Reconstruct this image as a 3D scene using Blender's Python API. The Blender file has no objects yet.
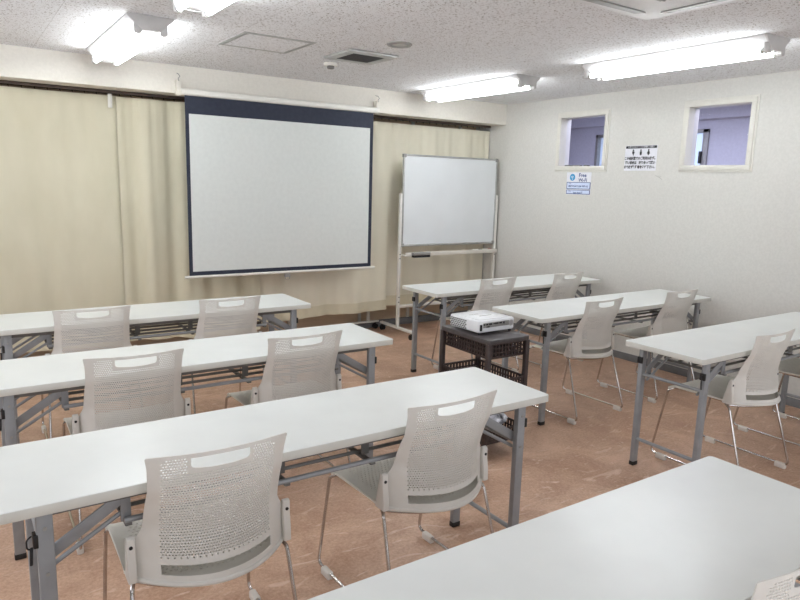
import bpy, bmesh, math, random
from mathutils import Vector, Matrix
from mathutils.geometry import delaunay_2d_cdt
random.seed(7)
S = bpy.context.scene
COL = S.collection

# ------------------------------------------------------------------ camera
def make_camera():
    yaw, pitch, roll, h = .596, .1745, .0278, 1.4802
    F = Vector((math.sin(yaw)*math.cos(pitch), math.cos(yaw)*math.cos(pitch), -math.sin(pitch)))
    R = Vector((math.cos(yaw), -math.sin(yaw), 0)); U = R.cross(F)
    c, s = math.cos(roll), math.sin(roll)
    R2 = c*R + s*U; U2 = -s*R + c*U
    cd = bpy.data.cameras.new('camera'); cd.sensor_width = 36; cd.lens = 661.92/800*36
    cd.clip_start = .02
    o = bpy.data.objects.new('camera', cd); COL.objects.link(o)
    m = Matrix((R2, U2, -F)).transposed().to_4x4(); m.translation = Vector((0, 0, h))
    o.matrix_world = m
    S.camera = o
make_camera()

# ------------------------------------------------------------------ light
W = bpy.data.worlds.new('world'); S.world = W; W.use_nodes = True
W.node_tree.nodes['Background'].inputs[0].default_value = (.62, .74, 1, 1)
W.node_tree.nodes['Background'].inputs[1].default_value = 1.6
S.view_settings.view_transform = 'Standard'; S.view_settings.look = 'None'
S.view_settings.gamma = 1; S.view_settings.use_curve_mapping = False
S.view_settings.exposure = 0.0
TUBE = 33.0            # strength of the fluorescent tubes

def area(name, loc, rot, sx, sy, power, col):
    l = bpy.data.lights.new(name, 'AREA'); l.shape = 'RECTANGLE'; l.size = sx; l.size_y = sy
    l.energy = power; l.color = col
    o = bpy.data.objects.new(name, l); COL.objects.link(o); o.location = loc; o.rotation_euler = rot
# fill lights added behind the camera and at left; last, daylight of the corridor
area('fill_behind', (1.7, -1.36, 1.35), (math.radians(90), 0, 0), 5.8, 1.8, 58, (.91, .96, 1))
area('fill_left', (-1.34, 2.9, 1.45), (0, math.radians(-90), 0), 1.3, 3.4, 35, (.91, .95, 1))
area('corridor_daylight', (5.35, 3.3, 2.28), (0, 0, 0), .6, 3.6, 42, (.78, .79, 1))

# ------------------------------------------------------------------ materials
def srgb(r, g, b):
    f = lambda c: (c/255/12.92) if c/255 <= .04045 else ((c/255+.055)/1.055)**2.4
    return (f(r), f(g), f(b), 1)
def mat(name, col, rough=.5, metal=0., spec=.5, emit=0):
    m = bpy.data.materials.new(name); m.use_nodes = True
    b = m.node_tree.nodes['Principled BSDF']
    b.inputs['Base Color'].default_value = srgb(*col)
    b.inputs['Roughness'].default_value = rough; b.inputs['Metallic'].default_value = metal
    b.inputs['Specular IOR Level'].default_value = spec
    if emit:
        b.inputs['Emission Color'].default_value = srgb(*col); b.inputs['Emission Strength'].default_value = emit
    return m
def noise_mat(name, c0, c1, scale, rough=.5, detail=4, bump=0, bscale=None, stretch=(1, 1, 1), metal=0, pos=(.35, .65)):
    m = mat(name, c0, rough, metal); nt = m.node_tree; N = nt.nodes; b = N['Principled BSDF']
    tc = N.new('ShaderNodeTexCoord'); mp = N.new('ShaderNodeMapping'); mp.inputs['Scale'].default_value = stretch
    nz = N.new('ShaderNodeTexNoise'); nz.inputs['Scale'].default_value = scale; nz.inputs['Detail'].default_value = detail
    cr = N.new('ShaderNodeValToRGB'); cr.color_ramp.elements[0].position = pos[0]; cr.color_ramp.elements[1].position = pos[1]
    cr.color_ramp.elements[0].color = srgb(*c0); cr.color_ramp.elements[1].color = srgb(*c1)
    L = nt.links.new
    L(tc.outputs['Object'], mp.inputs[0]); L(mp.outputs[0], nz.inputs['Vector']); L(nz.outputs[0], cr.inputs[0]); L(cr.outputs[0], b.inputs['Base Color'])
    if bump:
        n2 = N.new('ShaderNodeTexNoise'); n2.inputs['Scale'].default_value = bscale or scale*3; n2.inputs['Detail'].default_value = 3
        L(mp.outputs[0], n2.inputs['Vector'])
        bp = N.new('ShaderNodeBump'); bp.inputs['Strength'].default_value = bump; bp.inputs['Distance'].default_value = .004
        L(n2.outputs[0], bp.inputs['Height']); L(bp.outputs[0], b.inputs['Normal'])
    return m

def floor_material():
    m = mat('floor_vinyl', (170, 130, 112), .42); nt = m.node_tree; N = nt.nodes; L = nt.links.new; b = N['Principled BSDF']
    tc = N.new('ShaderNodeTexCoord')
    n1 = N.new('ShaderNodeTexNoise'); n1.inputs['Scale'].default_value = 2.6; n1.inputs['Detail'].default_value = 9; n1.inputs['Roughness'].default_value = .68; n1.inputs['Distortion'].default_value = .9
    r1 = N.new('ShaderNodeValToRGB'); e = r1.color_ramp.elements
    e[0].position = .33; e[0].color = srgb(168, 131, 106); e[1].position = .68; e[1].color = srgb(210, 175, 150)
    n2 = N.new('ShaderNodeTexNoise'); n2.inputs['Scale'].default_value = 5.5; n2.inputs['Detail'].default_value = 8; n2.inputs['Distortion'].default_value = 3.5; n2.inputs['Roughness'].default_value = .6
    r2 = N.new('ShaderNodeValToRGB'); e = r2.color_ramp.elements
    e[0].position = .58; e[0].color = (0, 0, 0, 1); e[1].position = .70; e[1].color = (.8, .8, .8, 1)
    n4 = N.new('ShaderNodeTexNoise'); n4.inputs['Scale'].default_value = 75; n4.inputs['Detail'].default_value = 5; n4.inputs['Roughness'].default_value = .75
    r4 = N.new('ShaderNodeMapRange'); r4.inputs[1].default_value = .3; r4.inputs[2].default_value = .7; r4.inputs[3].default_value = -.15; r4.inputs[4].default_value = .15
    ad = N.new('ShaderNodeMath'); ad.operation = 'ADD'
    L(tc.outputs['Object'], n4.inputs['Vector']); L(n4.outputs[0], r4.inputs[0]); L(r4.outputs[0], ad.inputs[1])
    mp = N.new('ShaderNodeMapping'); mp.inputs['Rotation'].default_value = (0, 0, .5); mp.inputs['Scale'].default_value = (.55, 1.5, 1)
    mx = N.new('ShaderNodeMixRGB'); mx.inputs[2].default_value = srgb(224, 198, 180)
    L(tc.outputs['Object'], n1.inputs['Vector']); L(n1.outputs[0], ad.inputs[0]); L(ad.outputs[0], r1.inputs[0]); L(tc.outputs['Object'], mp.inputs[0]); L(mp.outputs[0], n2.inputs['Vector'])
    L(n2.outputs[0], r2.inputs[0]); L(r2.outputs[0], mx.inputs[0]); L(r1.outputs[0], mx.inputs[1]); L(mx.outputs[0], b.inputs['Base Color'])
    r3 = N.new('ShaderNodeMapRange'); r3.inputs[3].default_value = .34; r3.inputs[4].default_value = .5
    L(n1.outputs[0], r3.inputs[0]); L(r3.outputs[0], b.inputs['Roughness'])
    return m
def ceiling_material():
    m = mat('ceiling_board', (232, 229, 227), .95, spec=.1); nt = m.node_tree; N = nt.nodes; L = nt.links.new; b = N['Principled BSDF']
    tc = N.new('ShaderNodeTexCoord')
    v = N.new('ShaderNodeTexNoise'); v.inputs['Scale'].default_value = 112; v.inputs['Detail'].default_value = 2.5; v.inputs['Roughness'].default_value = .6
    r = N.new('ShaderNodeValToRGB'); e = r.color_ramp.elements
    e[0].position = .36; e[0].color = srgb(146, 138, 132); e[1].position = .42; e[1].color = srgb(236, 237, 239)
    L(tc.outputs['Object'], v.inputs['Vector']); L(v.outputs[0], r.inputs[0])
    # board joints: thin lines every 0.91 m along x and 1.82 m along y
    sx = N.new('ShaderNodeSeparateXYZ'); L(tc.outputs['Object'], sx.inputs[0])
    def joint(out, per, off):
        a = N.new('ShaderNodeMath'); a.operation = 'ADD'; a.inputs[1].default_value = off; L(out, a.inputs[0])
        p = N.new('ShaderNodeMath'); p.operation = 'PINGPONG'; p.inputs[1].default_value = per/2; L(a.outputs[0], p.inputs[0])
        c = N.new('ShaderNodeMath'); c.operation = 'LESS_THAN'; c.inputs[1].default_value = .0016; L(p.outputs[0], c.inputs[0]); return c.outputs[0]
    mx = N.new('ShaderNodeMath'); mx.operation = 'MULTIPLY'; mx.inputs[1].default_value = .35
    L(joint(sx.outputs[0], .91, -.535), mx.inputs[0])
    mm = N.new('ShaderNodeMixRGB'); mm.inputs[2].default_value = srgb(120, 112, 108)
    L(mx.outputs[0], mm.inputs[0]); L(r.outputs[0], mm.inputs[1]); L(mm.outputs[0], b.inputs['Base Color'])
    bp = N.new('ShaderNodeBump'); bp.inputs['Strength'].default_value = .35; bp.inputs['Distance'].default_value = .003
    L(v.outputs[0], bp.inputs['Height']); L(bp.outputs[0], b.inputs['Normal'])
    return m

M = {}
M['floor'] = floor_material()
M['ceiling'] = ceiling_material()
M['wall'] = noise_mat('wall_paper', (206, 204, 198), (212, 210, 204), 60, .85, bump=.25, bscale=140)
M['beam'] = noise_mat('beam_paper', (222, 217, 207), (227, 222, 212), 60, .85, bump=.2, bscale=140)
M['recess'] = noise_mat('recess_panel', (206, 182, 154), (214, 190, 162), 4, .7, stretch=(1, 1, 6))
M['corr'] = noise_mat('corridor_wall', (198, 198, 208), (204, 204, 214), 40, .85)
M['gray_base'] = noise_mat('grey_baseboard', (112, 112, 114), (122, 122, 124), 12, .55)
M['frame_wood'] = noise_mat('cream_frame', (212, 209, 200), (218, 215, 206), 10, .45)
M['top'] = noise_mat('white_laminate', (224, 226, 222), (228, 230, 226), 6, .28, bump=.03, bscale=90)
M['edge'] = noise_mat('white_edge', (204, 203, 195), (212, 211, 203), 9, .5)
M['gray_metal'] = noise_mat('grey_paint_metal', (143, 145, 147), (151, 153, 155), 20, .42, metal=.1)
M['dark_metal'] = noise_mat('dark_grey_metal', (106, 105, 102), (114, 113, 110), 20, .45, metal=.1)
M['plastic'] = noise_mat('light_grey_plastic', (218, 215, 208), (223, 220, 213), 15, .5)
M['seat_plastic'] = noise_mat('seat_plastic', (224, 221, 211), (229, 226, 216), 15, .5)
M['chrome'] = noise_mat('chrome', (190, 184, 180), (205, 200, 196), 30, .18, metal=1)
M['black'] = noise_mat('black_plastic', (22, 22, 23), (30, 30, 31), 30, .45)
M['glide'] = noise_mat('pale_plastic', (214, 208, 200), (222, 216, 208), 20, .5)
M['cloth'] = noise_mat('curtain_cloth', (208, 202, 177), (215, 209, 185), 5, .95, bump=.25, bscale=300, stretch=(1, 1, .35))
M['cloth_b'] = noise_mat('curtain_cloth_b', (226, 220, 200), (232, 226, 206), 5, .95, bump=.25, bscale=300, stretch=(1, 1, .35))
M['hem'] = noise_mat('curtain_hem', (211, 203, 177), (217, 209, 183), 8, .95, bump=.2, bscale=300)
M['rail'] = noise_mat('brown_rail', (74, 62, 54), (84, 71, 62), 20, .5, metal=.3)
M['screen'] = noise_mat('screen_cloth', (210, 213, 209), (214, 217, 213), 30, .9)
M['navy'] = noise_mat('navy_border', (38, 43, 58), (44, 49, 64), 30, .8)
M['white'] = noise_mat('white_paint', (224, 222, 214), (229, 227, 219), 14, .4)
M['cream'] = noise_mat('cream_paint', (216, 211, 200), (222, 217, 206), 14, .45)
M['board'] = noise_mat('whiteboard_face', (222, 225, 226), (226, 229, 230), 3, .28)
M['alu'] = noise_mat('aluminium', (178, 178, 176), (190, 190, 188), 25, .35, metal=.7)
M['alud'] = noise_mat('aluminium_dull', (150, 149, 145), (160, 159, 155), 25, .5, metal=.4)
M['brown'] = noise_mat('dark_brown_plastic', (52, 41, 39), (62, 49, 46), 25, .5, bump=.2, bscale=90)
M['brown_top'] = noise_mat('dark_brown_top', (66, 61, 61), (75, 69, 69), 25, .42)
M['proj'] = noise_mat('projector_white', (224, 225, 226), (230, 231, 232), 25, .4)
M['foil'] = noise_mat('silver_bag', (70, 70, 76), (232, 232, 238), 22, .3, bump=.6, bscale=30, metal=.2)
M['vent_dark'] = noise_mat('dark_grille', (70, 68, 68), (82, 80, 79), 40, .7)
M['paper'] = noise_mat('paper', (226, 226, 232), (230, 230, 236), 30, .8)
M['ink'] = noise_mat('black_ink', (24, 24, 26), (30, 30, 32), 30, .8)
M['ink_blue'] = noise_mat('blue_ink', (44, 66, 120), (52, 76, 130), 30, .8)
M['cyan'] = noise_mat('cyan_print', (52, 142, 190), (66, 156, 204), 30, .8)
M['pale_blue'] = noise_mat('pale_blue_print', (206, 216, 238), (212, 222, 242), 30, .8)
M['red'] = noise_mat('red_plastic', (170, 30, 34), (184, 38, 42), 30, .5)
M['fixture'] = noise_mat('fixture_white', (222, 222, 222), (228, 228, 228), 20, .5)
M['socket'] = noise_mat('socket_grey', (196, 194, 192), (204, 202, 200), 20, .5)
M['tube'] = mat('tube_glow', (247, 252, 255), .4, emit=TUBE)
M['pencil'] = noise_mat('pencil_smudge', (168, 164, 158), (176, 172, 166), 50, .9)
M['blind'] = noise_mat('frosted_pane', (200, 206, 232), (214, 220, 244), 30, .6)
def glass():
    m = mat('clear_pane', (245, 248, 255), .02); b = m.node_tree.nodes['Principled BSDF']
    b.inputs['Transmission Weight'].default_value = 1; b.inputs['IOR'].default_value = 1.08; b.inputs['Specular IOR Level'].default_value = .2
    return m
M['glass'] = glass()
def frosted():
    m = bpy.data.materials.new('frosted_daylight_pane'); m.use_nodes = True; nt = m.node_tree; N = nt.nodes; N.clear()
    o = N.new('ShaderNodeOutputMaterial'); t = N.new('ShaderNodeBsdfTranslucent'); t.inputs[0].default_value = (.9, .93, 1, 1)
    d = N.new('ShaderNodeBsdfTransparent'); mx = N.new('ShaderNodeMixShader'); mx.inputs[0].default_value = .6
    nt.links.new(t.outputs[0], mx.inputs[1]); nt.links.new(d.outputs[0], mx.inputs[2]); nt.links.new(mx.outputs[0], o.inputs[0]); return m
M['frosted'] = frosted()

R = math.radians
# ------------------------------------------------------------------ mesh helpers
class MB:
    def __init__(s): s.v = []; s.f = []
    def add(s, vs, fs):
        o = len(s.v); s.v += [tuple(v) for v in vs]; s.f += [tuple(o+i for i in f) for f in fs]; return s
    def box(s, x0, x1, y0, y1, z0, z1):
        return s.add([(x0, y0, z0), (x1, y0, z0), (x1, y1, z0), (x0, y1, z0), (x0, y0, z1), (x1, y0, z1), (x1, y1, z1), (x0, y1, z1)],
                     [(0, 3, 2, 1), (4, 5, 6, 7), (0, 1, 5, 4), (1, 2, 6, 5), (2, 3, 7, 6), (3, 0, 4, 7)])
    def bar(s, a, b, w, h, up=(0, 0, 1)):
        a = Vector(a); b = Vector(b); d = (b-a).normalized(); r = d.cross(Vector(up))
        if r.length < 1e-4: r = d.cross(Vector((0, 1, 0)))
        r.normalize(); u = r.cross(d); vs = []
        for p in (a, b):
            for i, j in ((-1, -1), (1, -1), (1, 1), (-1, 1)): vs.append(p + r*i*w/2 + u*j*h/2)
        return s.add(vs, [(0, 3, 2, 1), (4, 5, 6, 7), (0, 1, 5, 4), (1, 2, 6, 5), (2, 3, 7, 6), (3, 0, 4, 7)])
    def tube(s, pts, r, n=10, cap=True):
        pts = [Vector(p) for p in pts]; rings = []; prev = None
        for i, p in enumerate(pts):
            t = (pts[min(i+1, len(pts)-1)] - pts[max(i-1, 0)]).normalized()
            if prev is None:
                a = t.cross(Vector((0, 0, 1)))
                if a.length < 1e-3: a = t.cross(Vector((0, 1, 0)))
            else: a = prev - t*prev.dot(t)
            a.normalize(); prev = a; b = t.cross(a)
            rr = r[i] if isinstance(r, (list, tuple)) else r
            rings.append([p + (a*math.cos(2*math.pi*k/n) + b*math.sin(2*math.pi*k/n))*rr for k in range(n)])
        vs = [v for q in rings for v in q]; fs = []
        for i in range(len(rings)-1):
            for k in range(n): fs.append((i*n+k, i*n+(k+1) % n, (i+1)*n+(k+1) % n, (i+1)*n+k))
        if cap:
            fs.append(tuple(range(n-1, -1, -1))); fs.append(tuple((len(rings)-1)*n+k for k in range(n)))
        return s.add(vs, fs)
    def prism(s, poly, axis, a, b):
        # poly of 2D points swept along axis from a to b
        n = len(poly); vs = []
        for t in (a, b):
            for p, q in poly:
                vs.append({'x': (t, p, q), 'y': (p, t, q), 'z': (p, q, t)}[axis])
        return s.add(vs, [tuple(range(n-1, -1, -1)), tuple(range(n, 2*n))] + [(k, (k+1) % n, n+(k+1) % n, n+k) for k in range(n)])
    def build(s, name, m, parent=None, bevel=0, smooth=True, seg=2, label=None):
        me = bpy.data.meshes.new(name); me.from_pydata(s.v, [], s.f); me.materials.append(m)
        bm = bmesh.new(); bm.from_mesh(me); bmesh.ops.recalc_face_normals(bm, faces=bm.faces)
        if bevel:
            ed = [e for e in bm.edges if len(e.link_faces) == 2 and e.calc_face_angle(0) > math.radians(40)]
            bmesh.ops.bevel(bm, geom=ed, offset=bevel, segments=seg, affect='EDGES', profile=.5)
        bm.to_mesh(me); bm.free()
        if smooth:
            me.shade_smooth() if hasattr(me, 'shade_smooth') else None
            try: me.set_sharp_from_angle(angle=math.radians(25 if bevel and seg < 3 else 38))
            except Exception: pass
        o = bpy.data.objects.new(name, me); COL.objects.link(o)
        if parent: o.parent = parent
        if label: o['label'] = label
        return o

def fillet(pts, r, n=6):
    pts = [Vector(p) for p in pts]; out = [pts[0]]
    for i in range(1, len(pts)-1):
        a, p, b = pts[i-1], pts[i], pts[i+1]
        d1 = (a-p); d2 = (b-p); rr = min(r, d1.length*.45, d2.length*.45)
        s = p + d1.normalized()*rr; e = p + d2.normalized()*rr
        for k in range(n+1):
            t = k/n; out.append((1-t)**2*s + 2*t*(1-t)*p + t*t*e)
    out.append(pts[-1]); return out
def rrect(x0, x1, y0, y1, r, n=4):
    out = []
    for cx, cy, a0 in ((x1-r, y1-r, 0), (x0+r, y1-r, 90), (x0+r, y0+r, 180), (x1-r, y0+r, 270)):
        for k in range(n+1):
            a = math.radians(a0 + 90*k/n); out.append((cx+r*math.cos(a), cy+r*math.sin(a)))
    return out
def thing(name, label, cat, loc=(0, 0, 0), rz=0, group=None):
    o = bpy.data.objects.new(name, None); COL.objects.link(o); o.empty_display_size = .1
    o.location = loc; o.rotation_euler = (0, 0, rz); o['label'] = label; o['category'] = cat
    if group: o['group'] = group
    return o
def tag(o, label, cat, group=None):
    o['label'] = label; o['category'] = cat
    if group: o['group'] = group
    return o
def struct(o): o['kind'] = 'structure'; return o
def dup(root, loc, rz, label):
    def cp(o, par):
        c = o.copy(); COL.objects.link(c); c.parent = par
        for ch in [q for q in KIDS.get(o.name, [])]: cp(ch, c)
        return c
    r = cp(root, None); r.location = loc; r.rotation_euler = (0, 0, rz); r['label'] = label
    return r
KIDS = {}
def index_kids():
    KIDS.clear()
    for o in bpy.data.objects:
        if o.parent: KIDS.setdefault(o.parent.name, []).append(o)

def densify(poly, step=.012):
    out = []
    for i in range(len(poly)):
        a, b = poly[i], poly[(i+1) % len(poly)]; n = max(1, int(math.dist(a, b)/step))
        out += [(a[0]+(b[0]-a[0])*k/n, a[1]+(b[1]-a[1])*k/n) for k in range(n)]
    return out
def cdt_mesh(outer, holes, extra=()):
    """Triangulate a 2D outline with holes; returns points and triangles."""
    vs = [Vector(p) for p in outer]; fs = [list(range(len(vs)))]
    for h in holes:
        o = len(vs); vs += [Vector(p) for p in h]; fs.append(list(range(o, o+len(h))))
    vs += [Vector(p) for p in extra]
    r = delaunay_2d_cdt(vs, [], fs, 1, 1e-6)
    P, T, orig = r[0], r[2], r[5]
    return [tuple(p) for p in P], [tuple(t) for t, of in zip(T, orig) if 0 in of and len(of) == 1]

def poly_in(p, poly):
    x, y = p; c = False; n = len(poly)
    for i in range(n):
        x0, y0 = poly[i]; x1, y1 = poly[i-1]
        if (y0 > y) != (y1 > y) and x < (x1-x0)*(y-y0)/(y1-y0)+x0: c = not c
    return c
def shell(name, pts, tris, fn, th, m, parent):
    """Map flat points through fn into space and give the sheet a thickness."""
    me = bpy.data.meshes.new(name); me.from_pydata([fn(*p) for p in pts], [], tris); me.materials.append(m)
    bm = bmesh.new(); bm.from_mesh(me)
    bmesh.ops.recalc_face_normals(bm, faces=bm.faces)
    bmesh.ops.solidify(bm, geom=bm.faces[:], thickness=th)
    bmesh.ops.recalc_face_normals(bm, faces=bm.faces)
    bm.to_mesh(me); bm.free()
    me.shade_smooth()
    try: me.set_sharp_from_angle(angle=math.radians(40))
    except Exception: pass
    o = bpy.data.objects.new(name, me); COL.objects.link(o); o.parent = parent; return o
def lerp_tab(tab, t):
    if t <= tab[0][0]: return tab[0][1]
    for (a, va), (b, vb) in zip(tab, tab[1:]):
        if t <= b:
            k = (t-a)/(b-a); k = k*k*(3-2*k)*.5 + k*.5
            return va + (vb-va)*k
    return tab[-1][1]

# ------------------------------------------------------------------ the room
XL, XR, YB, YBEAM, YF, ZC, ZB = -1.4, 4.845, -1.4, 5.274, 5.75, 2.309, 2.105
T = .12
struct(MB().box(XL, XR+2.6, YB, YF, -.1, 0).build('floor', M['floor'], smooth=False))
struct(MB().box(XL, XR+T, YB, YF, ZC, ZC+.1).build('ceiling', M['ceiling'], smooth=False))
struct(MB().box(XL-T, XL, YB-T, YF+T, 0, ZC+.1).build('wall_left', M['wall'], smooth=False))
struct(MB().box(XL, XR+2.6, YB-T, YB, 0, ZC+.1).build('wall_back', M['wall'], smooth=False))
struct(MB().box(XL, XR, YF, YF+T, 0, ZC).build('wall_front', M['recess'], smooth=False))
struct(MB().box(XL, XR, YBEAM, YF, ZB, ZC).build('beam', M['beam'], smooth=False))
# right wall with the two small openings
WO = [(3.985, 4.505), (2.685, 3.187)]; WZ0, WZ1 = 1.675, 2.13
wb = MB()
wb.box(XR, XR+T, YB-T, YF+T, 0, WZ0).box(XR, XR+T, YB-T, YF+T, WZ1, ZC+.1)
ys = [YB-T, WO[1][0], WO[1][1], WO[0][0], WO[0][1], YF+T]
for a, b in ((0, 1), (2, 3), (4, 5)): wb.box(XR, XR+T, ys[a], ys[b], WZ0, WZ1)
struct(wb.build('wall_right', M['wall'], smooth=False))
struct(MB().box(XR-.008, XR, YB, YF, 0, .062).build('baseboard_right', M['gray_base'], bevel=.002))
struct(MB().box(XL, XL+.008, YB, YF, 0, .062).build('baseboard_left', M['gray_base'], bevel=.002))
struct(MB().box(XL, XR, YB, YB+.008, 0, .062).build('baseboard_back', M['gray_base'], bevel=.002))
# low grey kerb that closes the floor of the recess behind the curtain
struct(MB().box(3.25, XR-.008, 5.70, 5.7499, 0, .066).build('trim_recess', M['gray_base'], bevel=.003))
for k, x in enumerate((2.6, 3.38, 3.98, 4.6)):
    struct(MB().box(x, x+.03, YF-.02, YF, 0, 2.1).build('trim_panel', M['frame_wood'], smooth=False))
for i, (y0, y1) in enumerate(WO):
    w = bpy.data.objects.new('window_%d' % (i+1), None); COL.objects.link(w); w.location = (XR, (y0+y1)/2, (WZ0+WZ1)/2); w['kind'] = 'structure'
    hy, hz = (y1-y0)/2, (WZ1-WZ0)/2
    def ring(mb, a, b, x0, x1):   # frame ring from inner offset a to outer offset b
        mb.box(x0, x1, -hy-b, hy+b, hz+a, hz+b); mb.box(x0, x1, -hy-b, hy+b, -hz-b, -hz-a)
        mb.box(x0, x1, -hy-b, -hy-a, -hz-a, hz+a); mb.box(x0, x1, hy+a, hy+b, -hz-a, hz+a)
    f = MB(); ring(f, -.006, .03, -.016, T+.004); f.build('window_frame', M['frame_wood'], w, bevel=.002)
    f = MB(); ring(f, .03, .045, -.008, 0); f.build('window_architrave', M['frame_wood'], w, bevel=.002)
    MB().box(T*.55, T*.55+.004, -hy, hy, -hz, hz).build('window_pane', M['glass'], w, smooth=False)
    if i == 0:
        t = MB(); 
        for k, (ya, yb_) in enumerate(((.21, .15), (.12, .03), (-.02, -.06))): t.box(.02, .06, yb_, ya, -hz+.006, -hz+.018)
        t.build('window_catch', M['dark_metal'], w, bevel=.002)
# the corridor beyond
XC = 6.35
struct(MB().box(XC, XC+T, YB, 3.93, 0, ZC+.1).box(XC, XC+T, 4.55, 4.72, 0, ZC+.1).box(XC, XC+T, 5.34, YF, 0, ZC+.1)
       .box(XC, XC+T, 3.93, 5.34, 0, 1.14).box(XC, XC+T, 3.93, 5.34, 2.1, ZC+.1).build('wall_corridor', M['corr'], smooth=False))
struct(MB().box(XR+T, XC+T, YF, YF+T, 0, ZC+.1).box(XR+T, XC+T, YB-T, YB, 0, ZC+.1).build('wall_corridor_end', M['corr'], smooth=False))
struct(MB().box(XR+T, XC+T, YB, YF, 2.32, 2.42).build('ceiling_corridor', M['corr'], smooth=False))
struct(MB().box(XC-.10, XC, YB, YF, 2.19, 2.32).build('trim_corridor_soffit', M['corr'], smooth=False))
for i, (y0, y1) in enumerate(((4.72, 5.34), (3.93, 4.55))):
    w = bpy.data.objects.new('window_%d' % (i+3), None); COL.objects.link(w); w.location = (XC, (y0+y1)/2, 1.62); w['kind'] = 'structure'
    hy, hz = (y1-y0)/2, .48
    f = MB(); f.box(-.02, .06, -hy, -hy+.06, -hz, hz).box(-.02, .06, hy-.035, hy, -hz, hz).box(-.02, .06, -hy, hy, hz-.035, hz).box(-.02, .06, -hy, hy, -hz, -hz+.035)
    f.build('window_frame', M['alud'], w, bevel=.003)
    MB().box(.03, .036, -hy+.03, hy-.03, -hz+.03, hz-.03).build('window_pane', M['frosted'], w, smooth=False)
    MB().box(-.045, -.02, -hy+.05, -hy+.075, .14, .26).build('window_handle', M['black'], w, bevel=.004)

# windows added around the two fill lights, on the unseen left and back walls
w = bpy.data.objects.new('window_5', None); COL.objects.link(w); w['kind'] = 'structure'; w.location = (XL, 2.9, 1.45)
f = MB()
for y in (-1.75, -.585, .585, 1.75): f.box(0, .05, y-.025, y+.025, -.7, .7)
for z in (-.7, .7): f.box(0, .05, -1.775, 1.775, z-.025, z+.025)
f.build('window_frame', M['alud'], w, bevel=.003)
MB().box(.004, .01, -1.75, 1.75, -.7, .7).build('window_pane', M['blind'], w, smooth=False)
w = bpy.data.objects.new('window_6', None); COL.objects.link(w); w['kind'] = 'structure'; w.location = (1.7, YB, 1.35)
f = MB()
for x in (-2.95, -.98, .98, 2.95): f.box(x-.025, x+.025, 0, .03, -.93, .93)
for z in (-.93, .93): f.box(-2.975, 2.975, 0, .03, z-.025, z+.025)
f.build('window_frame', M['alud'], w, bevel=.003)
MB().box(-2.95, 2.95, .004, .01, -.93, .93).build('window_pane', M['blind'], w, smooth=False)

# ------------------------------------------------------------------ ceiling fittings
def make_lamp():
    t = thing('ceiling_lamp', '', 'ceiling lamp', group='twin tube fluorescent ceiling lamps')
    L = 1.25/2
    MB().prism([(-.115, 0), (.115, 0), (.118, -.008), (.045, -.07), (-.045, -.07), (-.118, -.008)], 'y', -L+.012, L-.012).build('housing', M['fixture'], t, bevel=.002)
    for s in (-1, 1):
        MB().prism([(-.117, 0), (.117, 0), (.119, -.01), (.047, -.074), (-.047, -.074), (-.119, -.01)], 'y', s*L, s*(L-.014)).build('end_cap', M['socket'], t, bevel=.002)
        for x in (-.066, .066):
            sk = MB(); sk.prism(rrect(x-.019, x+.019, -.094, -.03, .014), 'y', s*(L-.002), s*(L-.03))
            sk.build('socket', M['socket'], t, bevel=.002)
    for x in (-.066, .066):
        tb = MB().tube([(x, -L+.03, -.076), (x, L-.03, -.076)], .0145, 16).build('fluorescent_tube', M['tube'], t)
        for s in (-1, 1):
            MB().tube([(x, s*(L-.05), -.076), (x, s*(L-.028), -.076)], .0152, 14).build('tube_cap', M['alu'], tb)
    return t
lamp0 = make_lamp(); index_kids()
LAMPS = [(.945, 4.415, 'fluorescent ceiling lamp over the curtain left of the white screen', 1),
         (.99, 2.62, 'lamp cut off by the top edge, nearer than the one over the curtain', 0),
         (3.70, 4.425, 'lit ceiling lamp nearest the corner, above the whiteboard', 0),
         (3.735, 2.60, 'large lit ceiling lamp along the right wall, above the two small windows', 0)]
for x, y, lab, first in LAMPS:
    if first: lamp0.location = (x, y, ZC); lamp0['label'] = lab
    else: dup(lamp0, (x, y, ZC), 0, lab)

t = thing('access_panel', 'square metal-edged access hatch in the speckled ceiling', 'ceiling hatch', (1.695, 4.043, ZC))
h = .227
f = MB()
for a, b in ((h-.012, h), (h-.03, h-.02)):
    f.box(-b, b, a, b, -.004, 0).box(-b, b, -b, -a, -.004, 0).box(-b, -a, -a, a, -.004, 0).box(a, b, -a, a, -.004, 0)
f.build('panel_frame', M['alu'], t, smooth=False)
MB().box(-h+.03, h-.03, -h+.03, h-.03, -.003, 0).build('panel_board', M['ceiling'], t, smooth=False)

t = thing('ceiling_vent', 'small square ceiling vent with a dark grille', 'vent', (2.342, 4.0, ZC))
h = .185
f = MB(); a, b = .12, h
f.box(-b, b, a, b, -.018, 0).box(-b, b, -b, -a, -.018, 0).box(-b, -a, -a, a, -.018, 0).box(a, b, -a, a, -.018, 0)
f.build('vent_frame', M['alu'], t, bevel=.006)
g = MB()
for k in range(13): g.box(-.12, .12, -.114+k*.0185, -.106+k*.0185, -.016, -.004)
g.box(-.12, .12, -.12, .12, -.004, 0); g.build('grille', M['vent_dark'], t, smooth=False)

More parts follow.
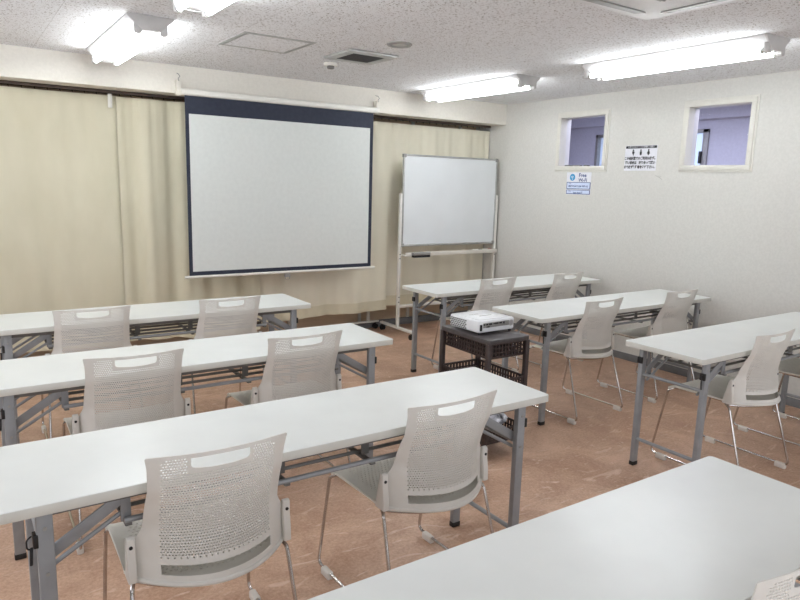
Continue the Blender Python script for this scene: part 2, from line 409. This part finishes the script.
def disc_profile(name, prof, m, parent, n=28):
    mb = MB(); vs = []; fs = []
    for r, z in prof:
        for k in range(n): vs.append((r*math.cos(2*math.pi*k/n), r*math.sin(2*math.pi*k/n), z))
    for i in range(len(prof)-1):
        for k in range(n): fs.append((i*n+k, i*n+(k+1) % n, (i+1)*n+(k+1) % n, (i+1)*n+k))
    fs.append(tuple(range(n))); fs.append(tuple((len(prof)-1)*n+k for k in range(n)))
    return mb.add(vs, fs).build(name, m, parent)
t = thing('ceiling_speaker', 'round grey ceiling speaker behind the square vent', 'speaker', (2.325, 3.51, ZC))
disc_profile('rim', [(.078, 0), (.078, -.006), (.07, -.012), (.056, -.012), (.052, -.004)], M['alud'], t)
disc_profile('speaker_grille', [(.054, 0), (.054, -.004), (.02, -.007)], M['alu'], t)
t = thing('smoke_detector', 'small white round smoke detector on the ceiling', 'smoke detector', (2.322, 4.385, ZC))
disc_profile('detector_base', [(.05, 0), (.05, -.014), (.044, -.02)], M['white'], t)
disc_profile('sensor', [(.026, -.018), (.026, -.036), (.018, -.04)], M['dark_metal'], t)

t = thing('air_conditioner', 'white ceiling cassette air conditioner at the top edge', 'air conditioner', (2.385, 1.69, ZC))
h = .475
def frustum(h0, h1, z0, z1):
    v = [(-h0, -h0, z0), (h0, -h0, z0), (h0, h0, z0), (-h0, h0, z0), (-h1, -h1, z1), (h1, -h1, z1), (h1, h1, z1), (-h1, h1, z1)]
    return MB().add(v, [(0, 3, 2, 1), (4, 5, 6, 7), (0, 1, 5, 4), (1, 2, 6, 5), (2, 3, 7, 6), (3, 0, 4, 7)])
frustum(h, h-.03, 0, -.03).build('panel', M['fixture'], t, bevel=.006)
for a in range(4):
    f = MB().add([Matrix.Rotation(a*math.pi/2, 3, 'Z') @ Vector(p) for p in ((-.3, .345, -.032), (.3, .345, -.032), (.3, .405, -.026), (-.3, .405, -.026), (-.3, .345, -.038), (.3, .345, -.038), (.3, .405, -.03), (-.3, .405, -.03))],
        [(0, 3, 2, 1), (4, 5, 6, 7), (0, 1, 5, 4), (1, 2, 6, 5), (2, 3, 7, 6), (3, 0, 4, 7)])
    f.build('louvre', M['alud'], t, smooth=False)
g = MB()
for k in range(14): g.box(-.19, .19, -.19+k*.0275, -.182+k*.0275, -.04, -.03)
g.box(-.2, .2, -.2, .2, -.033, -.028); g.build('intake_grille', M['alud'], t, smooth=False)

# ------------------------------------------------------------------ curtains
def curtain(x0, x1, z0, z1, label, amp, wl, ph, m, y=5.49, lean=0):
    t = thing('curtain', label, 'curtain', ((x0+x1)/2, y, 0), 0, 'beige curtains along the front wall')
    nx = int((x1-x0)/.018); nz = 26; cx = (x0+x1)/2
    def yy(x, v):
        a = amp*(.45+.55*(1-v)**.7)
        w = math.sin(x*2*math.pi/wl+ph+.5*v) + .38*math.sin(x*2*math.pi/(wl*.47)+ph*2.1+v*.9) + .3*math.sin(x*2*math.pi/(wl*.21)+ph*3+v)*(.04+v**4*1.1)
        return a*w + .006*math.sin(x*31+v*5)*(1-v)
    def sheet(za, zb, nzz, off):
        vs, fs = [], []
        for j in range(nzz+1):
            z = za + (zb-za)*j/nzz; v = max(0., min(1., (z-z0)/(z1-z0)))
            for i in range(nx+1):
                x = x0 + (x1-x0)*i/nx
                zz = z + (.012*math.sin(x*5+ph)+.03*lean*(x-x0))*(1-v)
                vs.append((x-cx, yy(x, v)+off, zz))
        for j in range(nzz):
            for i in range(nx):
                a = j*(nx+1)+i; fs.append((a, a+1, a+nx+2, a+nx+1))
        return vs, fs
    def mk(name, za, zb, nzz, off, mm, th):
        vs, fs = sheet(za, zb, nzz, off)
        me = bpy.data.meshes.new(name); me.from_pydata(vs, [], fs); me.materials.append(mm)
        bm = bmesh.new(); bm.from_mesh(me); bmesh.ops.solidify(bm, geom=bm.faces[:], thickness=th); bmesh.ops.recalc_face_normals(bm, faces=bm.faces); bm.to_mesh(me); bm.free(); me.shade_smooth()
        try: me.set_sharp_from_angle(angle=math.radians(50))
        except Exception: pass
        o = bpy.data.objects.new(name, me); COL.objects.link(o); o.parent = t
    mk('cloth', z0, z1, nz, 0, m, .003)
    mk('hem', z0-.002, z0+.10, 3, -.0035, M['hem'], .002)
    return t
curtain(-1.35, 1.10, .17, 2.065, 'broad smooth beige curtain at the far left', .020, .62, 0.6, M['cloth'])
curtain(1.085, 2.20, .17, 2.06, 'beige curtain gathered in deep folds at the left edge of the white screen', .028, .30, 1.9, M['cloth'], y=5.452)
curtain(2.215, 3.55, .20, 2.05, 'beige curtain behind the right half of the white screen', .016, .47, .4, M['cloth_b'], lean=1)
curtain(3.55, 4.832, .255, 2.05, 'beige curtain hanging behind the whiteboard', .02, .44, 2.6, M['cloth_b'], y=5.505)
t = thing('curtain_rail', 'dark brown curtain rail under the white beam', 'curtain rail', (1.75, 5.48, 2.088))
MB().box(-3.1, 3.06, -.014, .014, -.006, .0165).build('rail', M['rail'], t, bevel=.003)
hk = MB()
for k in range(76):
    x = -3.05 + k*.0805
    hk.tube([(x, 0, -.004), (x, -.004, -.013), (x+.004, 0, -.0195)], .0032, 6)
o = hk.build('rail_gliders', M['rail'], t); o['kind'] = 'stuff'
tag(MB().box(1.025, 1.055, 5.44, 5.452, 1.975, 2.075).build('rail_bracket', M['white'], bevel=.003), 'small white plastic tab hanging where the two left curtains meet', 'bracket')

# ------------------------------------------------------------------ projection screen
t = thing('projection_screen', 'white pull-down projection screen with a navy border', 'projection screen', (2.363, 5.222, 0))
HX = .8365
MB().box(-HX, HX, -.0015, .0015, .712, 2.105).build('border', M['navy'], t, smooth=False)
MB().box(-HX+.028, HX-.034, -.003, -.0018, .745, 1.957).build('viewing_surface', M['screen'], t, smooth=False)
MB().prism(rrect(-.026, .026, 2.09, 2.14, .018), 'x', -HX-.03, HX+.05).build('housing', M['white'], t)
MB().tube([(-HX-.035, 0, .702), (HX+.04, 0, .702)], .012, 12).build('weight_bar', M['white'], t)
MB().box(-.025, .025, -.006, .004, .66, .694).tube(fillet([(-.02, 0, .665), (-.02, 0, .64), (.02, 0, .64), (.02, 0, .665)], .01), .003, 6).build('pull_tab', M['alud'], t)
for s, x in ((-1, -HX-.04), (1, HX+.045)):
    br = MB().box(x-.016, x+.016, -.004, .05, 2.085, 2.20).build('hanging_bracket', M['cream'], t, bevel=.003)
    hook = MB(); hook.tube([(x, -.004, 2.19), (x-.008, -.014, 2.205), (x+.006, -.014, 2.222), (x-.004, -.004, 2.24), (x, .045, 2.25)], .003, 6)
    hook.build('hook', M['alud'], br)

# ------------------------------------------------------------------ whiteboard
t = thing('whiteboard', 'white board on a rolling stand in the corner', 'whiteboard', (4.187, 5.31, 0))
A = .592
MB().box(-A+.012, A-.012, -.009, .009, .895, 1.742).build('board_panel', M['board'], t, smooth=False)
f = MB(); f.box(-A, A, -.014, .014, 1.738, 1.755).box(-A, A, -.014, .014, .876, .896).box(-A, -A+.014, -.014, .014, .896, 1.738).box(A-.014, A, -.014, .014, .896, 1.738)
f.build('board_frame', M['alu'], t, bevel=.003)
for sx in (-1, 1):
    for z in (1.742, .89): MB().box(sx*(A-.012)-.016, sx*(A-.012)+.016, -.017, .017, z-.018, z+.016).build('corner_cap', M['alud'], t, bevel=.005)
for s in (-1, 1):
    x = s*(A+.017)
    p = MB().box(x-.014, x+.014, -.014, .014, .075, 1.385).build('post', M['white'], t, bevel=.003)
    b = MB()
    for z in (.33, .38, .76, .80): b.tube([(x, -.0135, z), (x, -.0165, z)], .006, 8)
    b.build('bolt', M['black'], p)
    ft = MB().box(x-.016, x+.016, -.27, .30, .062, .088).build('foot_bar', M['white'], t, bevel=.004)
    for y in (-.25, .27):
        c = MB(); c.tube([(x-.02, y, .026), (x-.006, y, .026)], .026, 16).tube([(x+.006, y, .026), (x+.02, y, .026)], .026, 16)
        c.box(x-.006, x+.006, y-.012, y+.012, .02, .062); c.build('caster', M['black'], ft)
MB().box(-A, A, -.012, .012, .27, .30).build('stretcher', M['white'], t, bevel=.003)
tr = MB(); tr.box(-A+.005, A-.005, -.075, .012, .785, .791).box(-A+.005, A-.005, -.079, -.073, .785, .826).box(-A+.005, A-.005, .006, .012, .785, .80)
tr.build('pen_tray', M['cream'], t, bevel=.002)
e = thing('board_eraser', 'grey and black board eraser on the front of the pen tray, at its left end', 'eraser', (3.765, 5.208, .786))
MB().box(-.10, .10, -.022, .022, .012, .040).build('eraser_grip', M['alud'], e, bevel=.004)
MB().box(-.098, .098, -.02, .02, -.010, .012).build('felt', M['ink'], e, bevel=.002)
for (x, cm, lab) in ((4.50, 'ink', 'black-capped marker on the pen tray'), (4.63, 'red', 'red-capped marker at the right end of the pen tray')):
    k = thing('marker_pen', lab, 'marker', (x, 5.250, .8205), 0)
    MB().tube([(-.045, 0, 0), (.025, 0, 0)], .009, 12).build('barrel', M['white'], k)
    MB().tube([(.025, 0, 0), (.03, 0, 0), (.075, 0, 0)], [.0092, .0092, .008], 12).build('cap', M[cm], k)

# base of another stand seen under the curtain
t = thing('stand_base', 'pale base bar on black casters poking out beneath the curtain hem', 'stand', (3.44, 5.667, 0), R(88))
MB().box(-.012, .012, -.14, .17, .066, .086).build('foot_bar', M['white'], t, bevel=.004)
for y in (.145, -.10):
    c = MB(); c.tube([(-.02, y, .026), (-.005, y, .026)], .026, 14).tube([(.005, y, .026), (.02, y, .026)], .026, 14).box(-.005, .005, y-.01, y+.01, .02, .066)
    c.build('caster', M['black'], t)
MB().box(-.012, .012, -.03, 0, .086, 1.5).build('post', M['white'], t, bevel=.003)

# ------------------------------------------------------------------ folding tables
def make_table():
    t = thing('folding_table', '', 'table', group='white folding tables in two columns')
    Lx, D, H = 1.8, .447, .70
    MB().prism(rrect(0, Lx, 0, D, .014), 'z', H-.028, H-.0015).build('edge_band', M['edge'], t, bevel=.002)
    MB().prism(rrect(.0008, Lx-.0008, .0008, D-.0008, .0135), 'z', H-.004, H).build('tabletop', M['top'], t, bevel=.0015, smooth=False)
    ZU = H-.028
    for y in (.06, D-.06):
        MB().box(.09, Lx-.09, y-.014, y+.014, ZU-.026, ZU).build('top_rail', M['dark_metal'], t, bevel=.003)
    for sx, x in ((1, .106), (-1, Lx-.108)):
        for sy, y in ((-1, .045), (1, D-.045)):
            lg = MB().box(x-.019, x+.019, y-.0125, y+.0125, .018, ZU-.004).build('leg', M['gray_metal'], t, bevel=.004)
            MB().box(x-.0205, x+.0205, y-.014, y+.014, 0, .024).build('foot_cap', M['black'], lg, bevel=.004)
            for z in (ZU-.05, .50): MB().tube([(x, y-.0115, z), (x, y-.0155, z)], .005, 8).build('rivet', M['alud'], lg)
            # folding stay: a broad flat bar and a thin rod to the bracket
            xb = x + sx*.19; yi = y - sy*.022
            s = MB().bar((x+sx*.01, yi, .535), (xb, yi, .648), .006, .03, up=(0, 1, 0))
            s = MB().bar((x+sx*.01, yi, .535), (xb, yi, .648), .007, .032)
            s.build('folding_stay', M['gray_metal'], t, bevel=.002)
            MB().tube([(x, yi-sy*.012, .488), (xb, yi-sy*.012, .60)], .0065, 8).build('stay_rod', M['gray_metal'], t)
            MB().box(xb-.012, xb+.014, yi-.004, yi+.004, .575, ZU-.002).build('bracket', M['gray_metal'], t, bevel=.002)
            l = MB(); l.box(x-sx*.021-.006, x-sx*.021+.006, y-.014, y+.014, .575, .61)
            if sy < 0 and sx > 0: l.tube(fillet([(x-.028, y, .605), (x-.040, y-.006, .6), (x-.040, y-.006, .575), (x-.028, y, .57)], .008), .0022, 6).bar((x-.030, y, .575), (x-.033, y-.005, .53), .006, .008)
            l.build('lock_button', M['black'], t, bevel=.002)
        for z, rr in ((.515, .0085), (.152, .0095)):
            MB().tube([(x, .045, z), (x, D-.045, z)], rr, 10).build('cross_bar', M['gray_metal'], t)
    # wire shelf beneath
    for k in range(5):
        y = .055 + k*(D-.11)/4
        MB().tube([(.29, y, .582), (Lx-.29, y, .582)], .0085 if k in (0, 4) else .0065, 8).build('shelf_tube', M['dark_metal'] if k not in (0,) else M['gray_metal'], t)
    for x in (.30, .75, 1.05, Lx-.30):
        MB().box(x-.009, x+.009, .05, D-.05, .566, .576).build('shelf_support', M['dark_metal'], t, bevel=.002)
    for x in (.75, 1.05):
        for y in (.105, D-.105): MB().box(x-.014, x+.014, y-.003, y+.003, .585, ZU).build('shelf_hanger', M['dark_metal'], t, bevel=.001)
    return t
tab0 = make_table(); index_kids()
TABLES = [(1.883-1.8, 3.786, 'white folding table in the far left row, under the projection screen'),
          (1.819-1.8, 2.725, 'white folding table second from the screen in the left column'),
          (1.849-1.8, 1.686, 'white folding table crossing the lower left, with two chairs in front of it'),
          (1.842-1.8, .583, 'nearest white table, its bare top filling the bottom right corner'),
          (2.864, 3.757, 'white folding table before the whiteboard in the far right row'),
          (2.893, 2.748, 'white folding table right of the projector cart'),
          (2.890, 1.699, 'white folding table running out of the right edge of the picture')]
for i, (x, y, lab) in enumerate(TABLES):
    if i == 0: tab0.location = (x, y, 0); tab0['label'] = lab
    else:
        q = dup(tab0, (x, y, 0), 0, lab)
        if i == 2: q.location.x = .025; q.scale = (1.014, 1, 1)

# ------------------------------------------------------------------ chairs
E_TAB = [(.42, -.132), (.50, -.124), (.56, -.132), (.62, -.156), (.70, -.193), (.79, -.214)]
S_TAB = [(.42, .118), (.50, .100), (.56, .082), (.62, .062), (.70, .034), (.79, .017)]
def back_fn(x, z):
    w = .187 + .02*max(0, min(1, (.60-z)/.08))
    u = min(1.2, abs(x)/w)
    return (x, lerp_tab(E_TAB, z) - lerp_tab(S_TAB, z)*(1-u*u), z)
def seat_fn(x, y):
    u = x/.235; v = (y+.22)/.43
    z = .424 + .012*v - .010*(1-u*u)*math.sin(max(0, min(1, v))*math.pi)
    if v > .86: z -= .9*(v-.86)**2
    z += .014*max(0, abs(u)-.75)/.25*(1-v)
    return (x, y, z)
def make_chair():
    t = thing('stacking_chair', '', 'chair', group='light grey perforated stacking chairs')
    half = [(.207, .430), (.207, .50), (.206, .53), (.202, .543), (.196, .553), (.190, .568), (.188, .59), (.187, .615), (.185, .65), (.183, .685), (.183, .72), (.185, .755), (.190, .784)]
    outer = [(.0, .4215), (.06, .4215), (.12, .422), (.17, .4235), (.202, .425)] + half
    top = [(.187, .787), (.15, .786), (.10, .784), (.05, .783), (.0, .7825)]
    right = outer + top
    poly = right + [(-x, z) for x, z in reversed(right[1:-1])]
    slot = densify([(-.079, .7715), (-.079, .752), (-.076, .746), (-.068, .7425), (-.03, .7385), (.03, .7385), (.068, .7425), (.076, .746), (.079, .752), (.079, .7715)])
    low = densify([(-.153, .443), (.153, .443), (.153, .469), (-.153, .469)])
    holes = [slot, low]
    dz, dx = .0077, .0075; j = 0; z = .487
    while z < .777:
        off = dx/2 if j % 2 else 0; n = int(.3/dx)+2
        for i in range(-n, n+1):
            x = i*dx + off
            lim = .150 if z > .55 else .152
            if abs(x) > lim: continue
            if z > .733 and abs(x) < .088: continue
            if j == 0 and i % 2: continue
            if z > .768 and abs(x) > .14: continue
            h = [(x+.0030*math.cos(math.pi/3*k), z+.0025*math.sin(math.pi/3*k)) for k in range(6)]
            holes.append(h)
        z += dz; j += 1
    extra = []
    for i in range(-20, 21):
        for q in range(18):
            p = (i*.0108+.002, .434+q*.019)
            if (abs(p[0]) > .160 or .43 < p[1] < .45) and poly_in(p, poly) and poly_in((p[0]*1.03, p[1]), poly): extra.append(p)
    P, Tt = cdt_mesh(poly, holes, extra)
    shell('backrest', P, Tt, back_fn, .0032, M['plastic'], t)
    # bottom lip of the back
    pts = [back_fn(-.207 + .414*k/24, .424) for k in range(25)]
    MB().tube([(x, y+.002, z-.004) for x, y, z in pts], .0075, 8).build('lower_lip', M['plastic'], t)
    # seat
    so = rrect(-.232, .232, -.135, .228, .045, 5)
    arc = [(-.232 + .464*k/16, -.105 - .12*(1-((-.232+.464*k/16)/.232)**2)) for k in range(17)]
    so = [p for p in so if p[1] > -.09] ; so = sorted([p for p in so], key=lambda p: math.atan2(p[1]-.03, p[0]))
    so = [p for p in so if p[1] > -.05]
    poly2 = so + [(-.232, -.07)] + arc[0:] + [(.232, -.07)]
    sh = []
    j = 0; y = -.17
    while y < .195:
        off = .0075 if j % 2 else 0
        for i in range(-16, 17):
            x = i*.015 + off
            if abs(x) < .185 and y > -.105 - .10*(1-(x/.235)**2) + .03: sh.append([(x+.0045*math.cos(math.pi/3*k), y+.0028*math.sin(math.pi/3*k)) for k in range(6)])
        y += .0145; j += 1
    ex = [(sx*(.205+.012*k), -.1+q*.03) for sx in (-1, 1) for k in range(3) for q in range(9)] + [(-.17+.034*k, .21) for k in range(11)]
    P, Tt = cdt_mesh(poly2, sh, [p for p in ex if poly_in(p, poly2)])
    shell('seat', P, Tt, seat_fn, .007, M['seat_plastic'], t)
    rim = [seat_fn(x, y) for x, y in so]
    MB().tube([(x*.985, y*.985, z-.006) for x, y, z in rim], .008, 8).build('seat_rim', M['seat_plastic'], t)
    for s in (-1, 1):
        b = MB().prism([(-.150, .418), (-.095, .418), (-.103, .46), (-.115, .51), (-.120, .541), (-.130, .547), (-.140, .541), (-.141, .50), (-.148, .46)], 'x', s*.207, s*.230).build('side_bracket', M['plastic'], t, bevel=.004)
        MB().tube([(s*.219, -.135, .518), (s*.219, -.1425, .518)], .0052, 10).build('bolt', M['black'], b)
        path = fillet([(s*.12, .19, .412), (s*.215, .19, .412), (s*.232, .208, .40), (s*.242, .275, .024), (s*.238, -.250, .024), (s*.220, -.135, .40), (s*.205, -.10, .408), (s*.12, -.10, .408)], .035, 5)
        fr = MB().tube(path, .0062, 8).build('sled_leg', M['chrome'], t)
        for y in (.206, -.206):
            xx = s*(.238 + (y+.25)/.525*.004)
            MB().prism(rrect(xx-.0125, xx+.0125, 0, .031, .007, 3), 'y', y-.028, y+.028).build('glide', M['glide'], fr, bevel=.003)
        MB().tube([(s*.15, .18, .408), (s*.16, -.11, .406)], .0075, 8).build('seat_rail', M['chrome'], t)
    arcp = [(-.205+.41*k/20, -.118 - .103*(1-((-.205+.41*k/20)/.205)**2), .406) for k in range(21)]
    MB().tube(arcp, .0065, 8).build('rear_tube', M['chrome'], t)
    MB().tube([(-.16, .18, .408), (.16, .18, .408)], .0065, 8).build('front_tube', M['chrome'], t)
    return t
ch0 = make_chair(); index_kids()
CHAIRS = [(0.548, 1.84, R(-1.5), 'large light grey perforated chair, frontmost at lower left'),
          (1.328, 1.838, R(1), 'light grey perforated chair at lower centre with its wire runners on the floor'),
          (0.569, 2.902, R(-1.5), 'light grey chair behind the left end of the second table, half hidden'),
          (1.309, 2.902, R(.5), 'light grey chair in the second left row, right of its neighbour'),
          (0.588, 3.955, R(-2), 'leftmost light grey chair of the far left row'),
          (1.325, 3.953, R(1.5), 'light grey chair of the far left row, just below the screen'),
          (3.435, 3.943, R(2), 'light grey chair showing above the projector'),
          (4.205, 3.938, R(3.5), 'light grey chair at the right end of the far table before the whiteboard'),
          (3.415, 2.925, R(2.5), 'light grey chair right of the projector cart, its sled base in full view'),
          (4.26, 2.928, R(1), 'light grey chair beside the right wall, in the middle right row'),
          (3.438, 1.862, R(0), 'light grey chair at the table on the right edge, bent chrome legs in view'),
          (4.29, 1.865, R(0), 'light grey chair cut off by the right edge, only seat and legs showing'),
          (1.352, 0.742, R(-1), 'corner of a grey chair back at the bottom right corner of the picture')]
for i, (x, y, rz, lab) in enumerate(CHAIRS):
    if i == 0: ch0.location = (x, y, 0); ch0.rotation_euler = (0, 0, rz); ch0['label'] = lab
    else: dup(ch0, (x, y, 0), rz, lab)

# ------------------------------------------------------------------ projector cart
CX, CY = 2.438, 2.742
t = thing('projector_cart', 'dark brown three-tier plastic trolley under the projector', 'cart', (CX, CY, 0), R(-1))
hx, hy = .149, .216
MB().prism(rrect(-hx, hx, -hy, hy, .02), 'z', .655, .680).build('top_shelf', M['brown_top'], t, bevel=.004)
for sx in (-1, 1):
    for sy in (-1, 1):
        x, y = sx*(hx-.014), sy*(hy-.014)
        lg = MB().box(x-.0125, x+.0125, y-.0125, y+.0125, .045, .656).build('leg', M['brown'], t, bevel=.003)
        MB().tube([(x, y, 0), (x, y, .01), (x, y, .05)], [.009, .012, .012], 12).build('foot_cap', M['black'], lg)
def wicker(name, z0, z1, a, b, floor_z):
    """Tray with pierced walls; every wall is bars around rows of square holes."""
    m = MB()
    def wall(p0, p1, nrm):
        L = (Vector(p1)-Vector(p0)).length; n = max(4, int(L/.022)); d = (Vector(p1)-Vector(p0)).normalized()
        rows = max(2, int((z1-z0)/.022))
        for r in range(rows+1):
            z = z0 + (z1-z0)*r/rows; th = .012 if r in (0, rows) else .007
            m.bar(Vector(p0)+Vector((0, 0, z)), Vector(p1)+Vector((0, 0, z)), .006, th)
        for k in range(n+1):
            q = Vector(p0) + d*L*k/n
            m.bar(q+Vector((0, 0, z0)), q+Vector((0, 0, z1)), .008, .008, up=tuple(d))
    wall((-a, -b, 0), (a, -b, 0), 0); wall((a, -b, 0), (a, b, 0), 0); wall((a, b, 0), (-a, b, 0), 0); wall((-a, b, 0), (-a, -b, 0), 0)
    o = m.build(name, M['brown'], t, smooth=False)
    MB().box(-a, a, -b, b, floor_z-.004, floor_z).build('basket_floor', M['brown'], o)
wicker('basket', .575, .65, hx-.025, hy-.025, .577)
wicker('basket', .385, .445, hx-.012, hy-.012, .388)
wicker('basket', .10, .165, hx-.012, hy-.012, .103)
for z in (.40, .115):
    for s in (-1, 1): MB().bar((-hx+.01, s*(hy-.02), z), (hx-.01, s*(hy-.02), z), .018, .02).build('tray_rim', M['brown'], t, bevel=.003)
# crumpled bag in the bottom tray
bmb = MB(); n1, n2 = 26, 14; vs = []; fs = []
for j in range(n2+1):
    ph = math.pi*j/n2
    for i in range(n1):
        th = 2*math.pi*i/n1; rr = 1 + .13*math.sin(3*th+2*ph) + .09*math.sin(7*th-3*ph) + random.uniform(-.07, .07)*math.sin(ph)
        vs.append((.088*rr*math.sin(ph)*math.cos(th), .10*rr*math.sin(ph)*math.sin(th), .06 - .056*math.cos(ph)*(1 if math.cos(ph) > 0 else rr)))
for j in range(n2):
    for i in range(n1): fs.append((j*n1+i, j*n1+(i+1) % n1, (j+1)*n1+(i+1) % n1, (j+1)*n1+i))
o = bmb.add(vs, fs).build('crumpled_bag', M['foil'], smooth=False); o.location = (CX+.02, CY-.04, .110)
tag(o, 'crumpled silver bag in the bottom tray of the brown trolley', 'bag')

# ------------------------------------------------------------------ projector
t = thing('projector', 'white projector sitting on the brown trolley', 'projector', (2.446, 2.776, .681), R(1.5))
px, py, H = .137, .128, .078
body = MB().prism(rrect(-px, px, -py, py, .025, 4), 'z', .012, H).build('body', M['proj'], t, bevel=.009, seg=3)
MB().prism(rrect(-px+.02, px-.02, -py+.02, py-.02, .02, 4), 'z', H-.004, H+.004).build('top_cover', M['proj'], t, bevel=.003)
v = MB()
for r in range(5):
    for k in range(8):
        y = -.02 + k*.017 + (r % 2)*.0085; z = .022 + r*.0105
        v.box(-px-.002, -px+.004, y-.0055, y+.0055, z-.0036, z+.0036)
v.build('side_vent', M['dark_metal'], t, smooth=False)
MB().box(-px+.03, px-.05, -py-.0012, -py+.003, .038, .066).build('port_panel', M['alud'], t, bevel=.002, label='recessed grey panel of connector ports')
pt = MB()
for k, (x, w, z, hh) in enumerate(((-.10, .012, .057, .008), (-.08, .014, .057, .009), (-.055, .022, .057, .009), (-.028, .01, .058, .006), (-.008, .024, .058, .009), (.02, .02, .058, .009), (.045, .01, .057, .012), (-.072, .022, .043, .007))):
    pt.box(x-w/2, x+w/2, -py-.0035, -py, z-hh/2, z+hh/2)
pt.build('ports', M['black'], t, smooth=False)
MB().box(-px+.008, -px+.024, -py-.002, -py+.003, .024, .058).build('power_socket', M['black'], t, bevel=.002)
s = MB()
for k in range(6): s.tube([(px-.035, -py-.001, .05), (px-.035, -py+.001, .05)], .018-k*.0025, 16)
s.build('loudspeaker_grille', M['socket'], t)
MB().tube([(.06, py-.004, .045), (.06, py+.006, .045)], .028, 24).build('lens_ring', M['dark_metal'], t)
MB().tube([(.06, py+.004, .045), (.06, py+.008, .045)], .021, 24).build('lens', M['black'], t)
for k in range(4): MB().prism(rrect(-.075+k*.018, -.063+k*.018, .02, .028, .003), 'z', H+.003, H+.0055).build('button', M['socket'], t)
MB().prism(rrect(-.045, .045, -.03, -.022, .002), 'z', H+.003, H+.0048).build('badge', M['alud'], t)
for x, y in ((px-.025, -py+.02), (-px+.025, -py+.02), (0, py-.02)):
    MB().tube([(x, y, 0), (x, y, .014)], .010, 12).build('foot', M['black'], t)

# ------------------------------------------------------------------ notices on the right wall
def text(body, size, loc, m, parent, name='lettering', bold=0, align='CENTER', sx=1):
    cu = bpy.data.curves.new(name, 'FONT'); cu.body = body; cu.size = size; cu.align_x = align; cu.align_y = 'CENTER'; cu.offset = bold; cu.extrude = .0002; cu.resolution_u = 2
    o = bpy.data.objects.new(name, cu); COL.objects.link(o)
    dg = bpy.context.evaluated_depsgraph_get(); dg.update()
    me = bpy.data.meshes.new_from_object(o.evaluated_get(dg)); bpy.data.objects.remove(o)
    me.transform(Matrix.Diagonal((sx, 1, 1, 1)))
    # reader looks along +x: text right = -y, up = z
    me.transform(Matrix(((0, 0, -1, 0), (-1, 0, 0, 0), (0, 1, 0, 0), (0, 0, 0, 1))))
    me.materials.clear(); me.materials.append(m)
    q = bpy.data.objects.new(name, me); COL.objects.link(q); q.parent = parent; q.location = loc
    return q
t = thing('wall_notice', 'white notice with a black heading, three small figures and black writing', 'notice', (XR-.0015, 3.60, 1.745))
MB().box(-.0008, .0008, -.157, .157, -.105, .103).build('sheet', M['paper'], t, smooth=False)
MB().box(-.0016, -.0006, -.152, .152, .079, .1).build('heading_bar', M['ink'], t, smooth=False)
text('入室されるすべての皆様にお願い', .0175, (-.002, 0, .0895), M['paper'], t)
for k, y in enumerate((.075, .0, -.075)):
    f = MB(); f.tube([(-.0018, y, .064), (-.0008, y, .064)], .0075, 14)
    if k == 0: f.prism([(y-.012, .054), (y+.012, .056), (y+.008, .034), (y+.002, .034), (y+.001, .022), (y-.007, .022), (y-.006, .036), (y-.012, .042)], 'x', -.0018, -.0008)
    elif k == 1: f.prism([(y-.010, .055), (y+.010, .055), (y+.010, .032), (y+.006, .022), (y-.006, .022), (y-.010, .032)], 'x', -.0018, -.0008)
    else: f.prism([(y-.007, .056), (y+.007, .056), (y+.015, .034), (y+.006, .034), (y+.005, .022), (y-.005, .022), (y-.006, .034), (y-.015, .034)], 'x', -.0018, -.0008)
    f.build('figure_symbol', M['ink'], t, smooth=False)
for z, s in ((-.004, 'この会議室でのご利用は必ず。'), (-.040, '密い場合は　譲り合って願い'), (-.076, 'まで必ず管理者を呼び下さい。')):
    text(s, .027, (-.002, 0, z), M['ink'], t, bold=.0013, sx=.84)

t = thing('wifi_notice', 'blue and white sheet saying Free Wi-Fi under the left small window', 'notice', (XR-.0015, 4.250, 1.527))
MB().box(-.0008, .0008, -.145, .145, -.105, .098).build('sheet', M['paper'], t, smooth=False)
lg = MB().tube([(-.0018, .075, .052), (-.0006, .075, .052)], .032, 28).build('round_symbol', M['cyan'], t)
w = MB()
for r in (.009, .016, .023):
    w.tube([(-.0022, .075+r*math.cos(a), .040+r*math.sin(a)) for a in [math.radians(40+10*k) for k in range(11)]], .0017, 6)
w.tube([(-.0022, .075, .036), (-.0018, .075, .036)], .005, 10)
w.build('wave_mark', M['paper'], lg)
text('Free', .050, (-.002, -.045, .070), M['ink_blue'], t, bold=.001)
text('Wi-Fi', .044, (-.002, -.050, .026), M['ink_blue'], t, bold=.001)
for z0, z1, cap, word in ((-.056, .008, 'SSID', 'MEETINGROOM WIFI-5G'), (-.102, -.062, 'PASS', 'kaigi-guest77')):
    b = MB().box(-.0014, -.0006, -.143, .141, z0, z1).build('text_box', M['ink_blue'], t, smooth=False)
    MB().box(-.0019, -.0012, -.134, .134, z0+.006, z1-.005).build('text_field', M['pale_blue'], b, smooth=False)
    text(cap, .014, (-.0023, .113, z1-.014), M['ink_blue'], t, align='LEFT')
    text(word, .0235, (-.0023, .0, (z0+z1)/2-.006), M['ink_blue'], t, bold=.0004, sx=.9)
# faint scuff on the wall paper
sc = MB(); sc.tube([(XR-.0006, 3.44, 1.60), (XR-.0006, 3.40, 1.585), (XR-.0006, 3.375, 1.568)], .0016, 5).tube([(XR-.0006, 3.42, 1.598), (XR-.0006, 3.385, 1.592)], .0012, 5)
tag(sc.build('wall_scuff', M['pencil']), 'faint grey scuff on the right wall below the black-headed notice', 'mark')
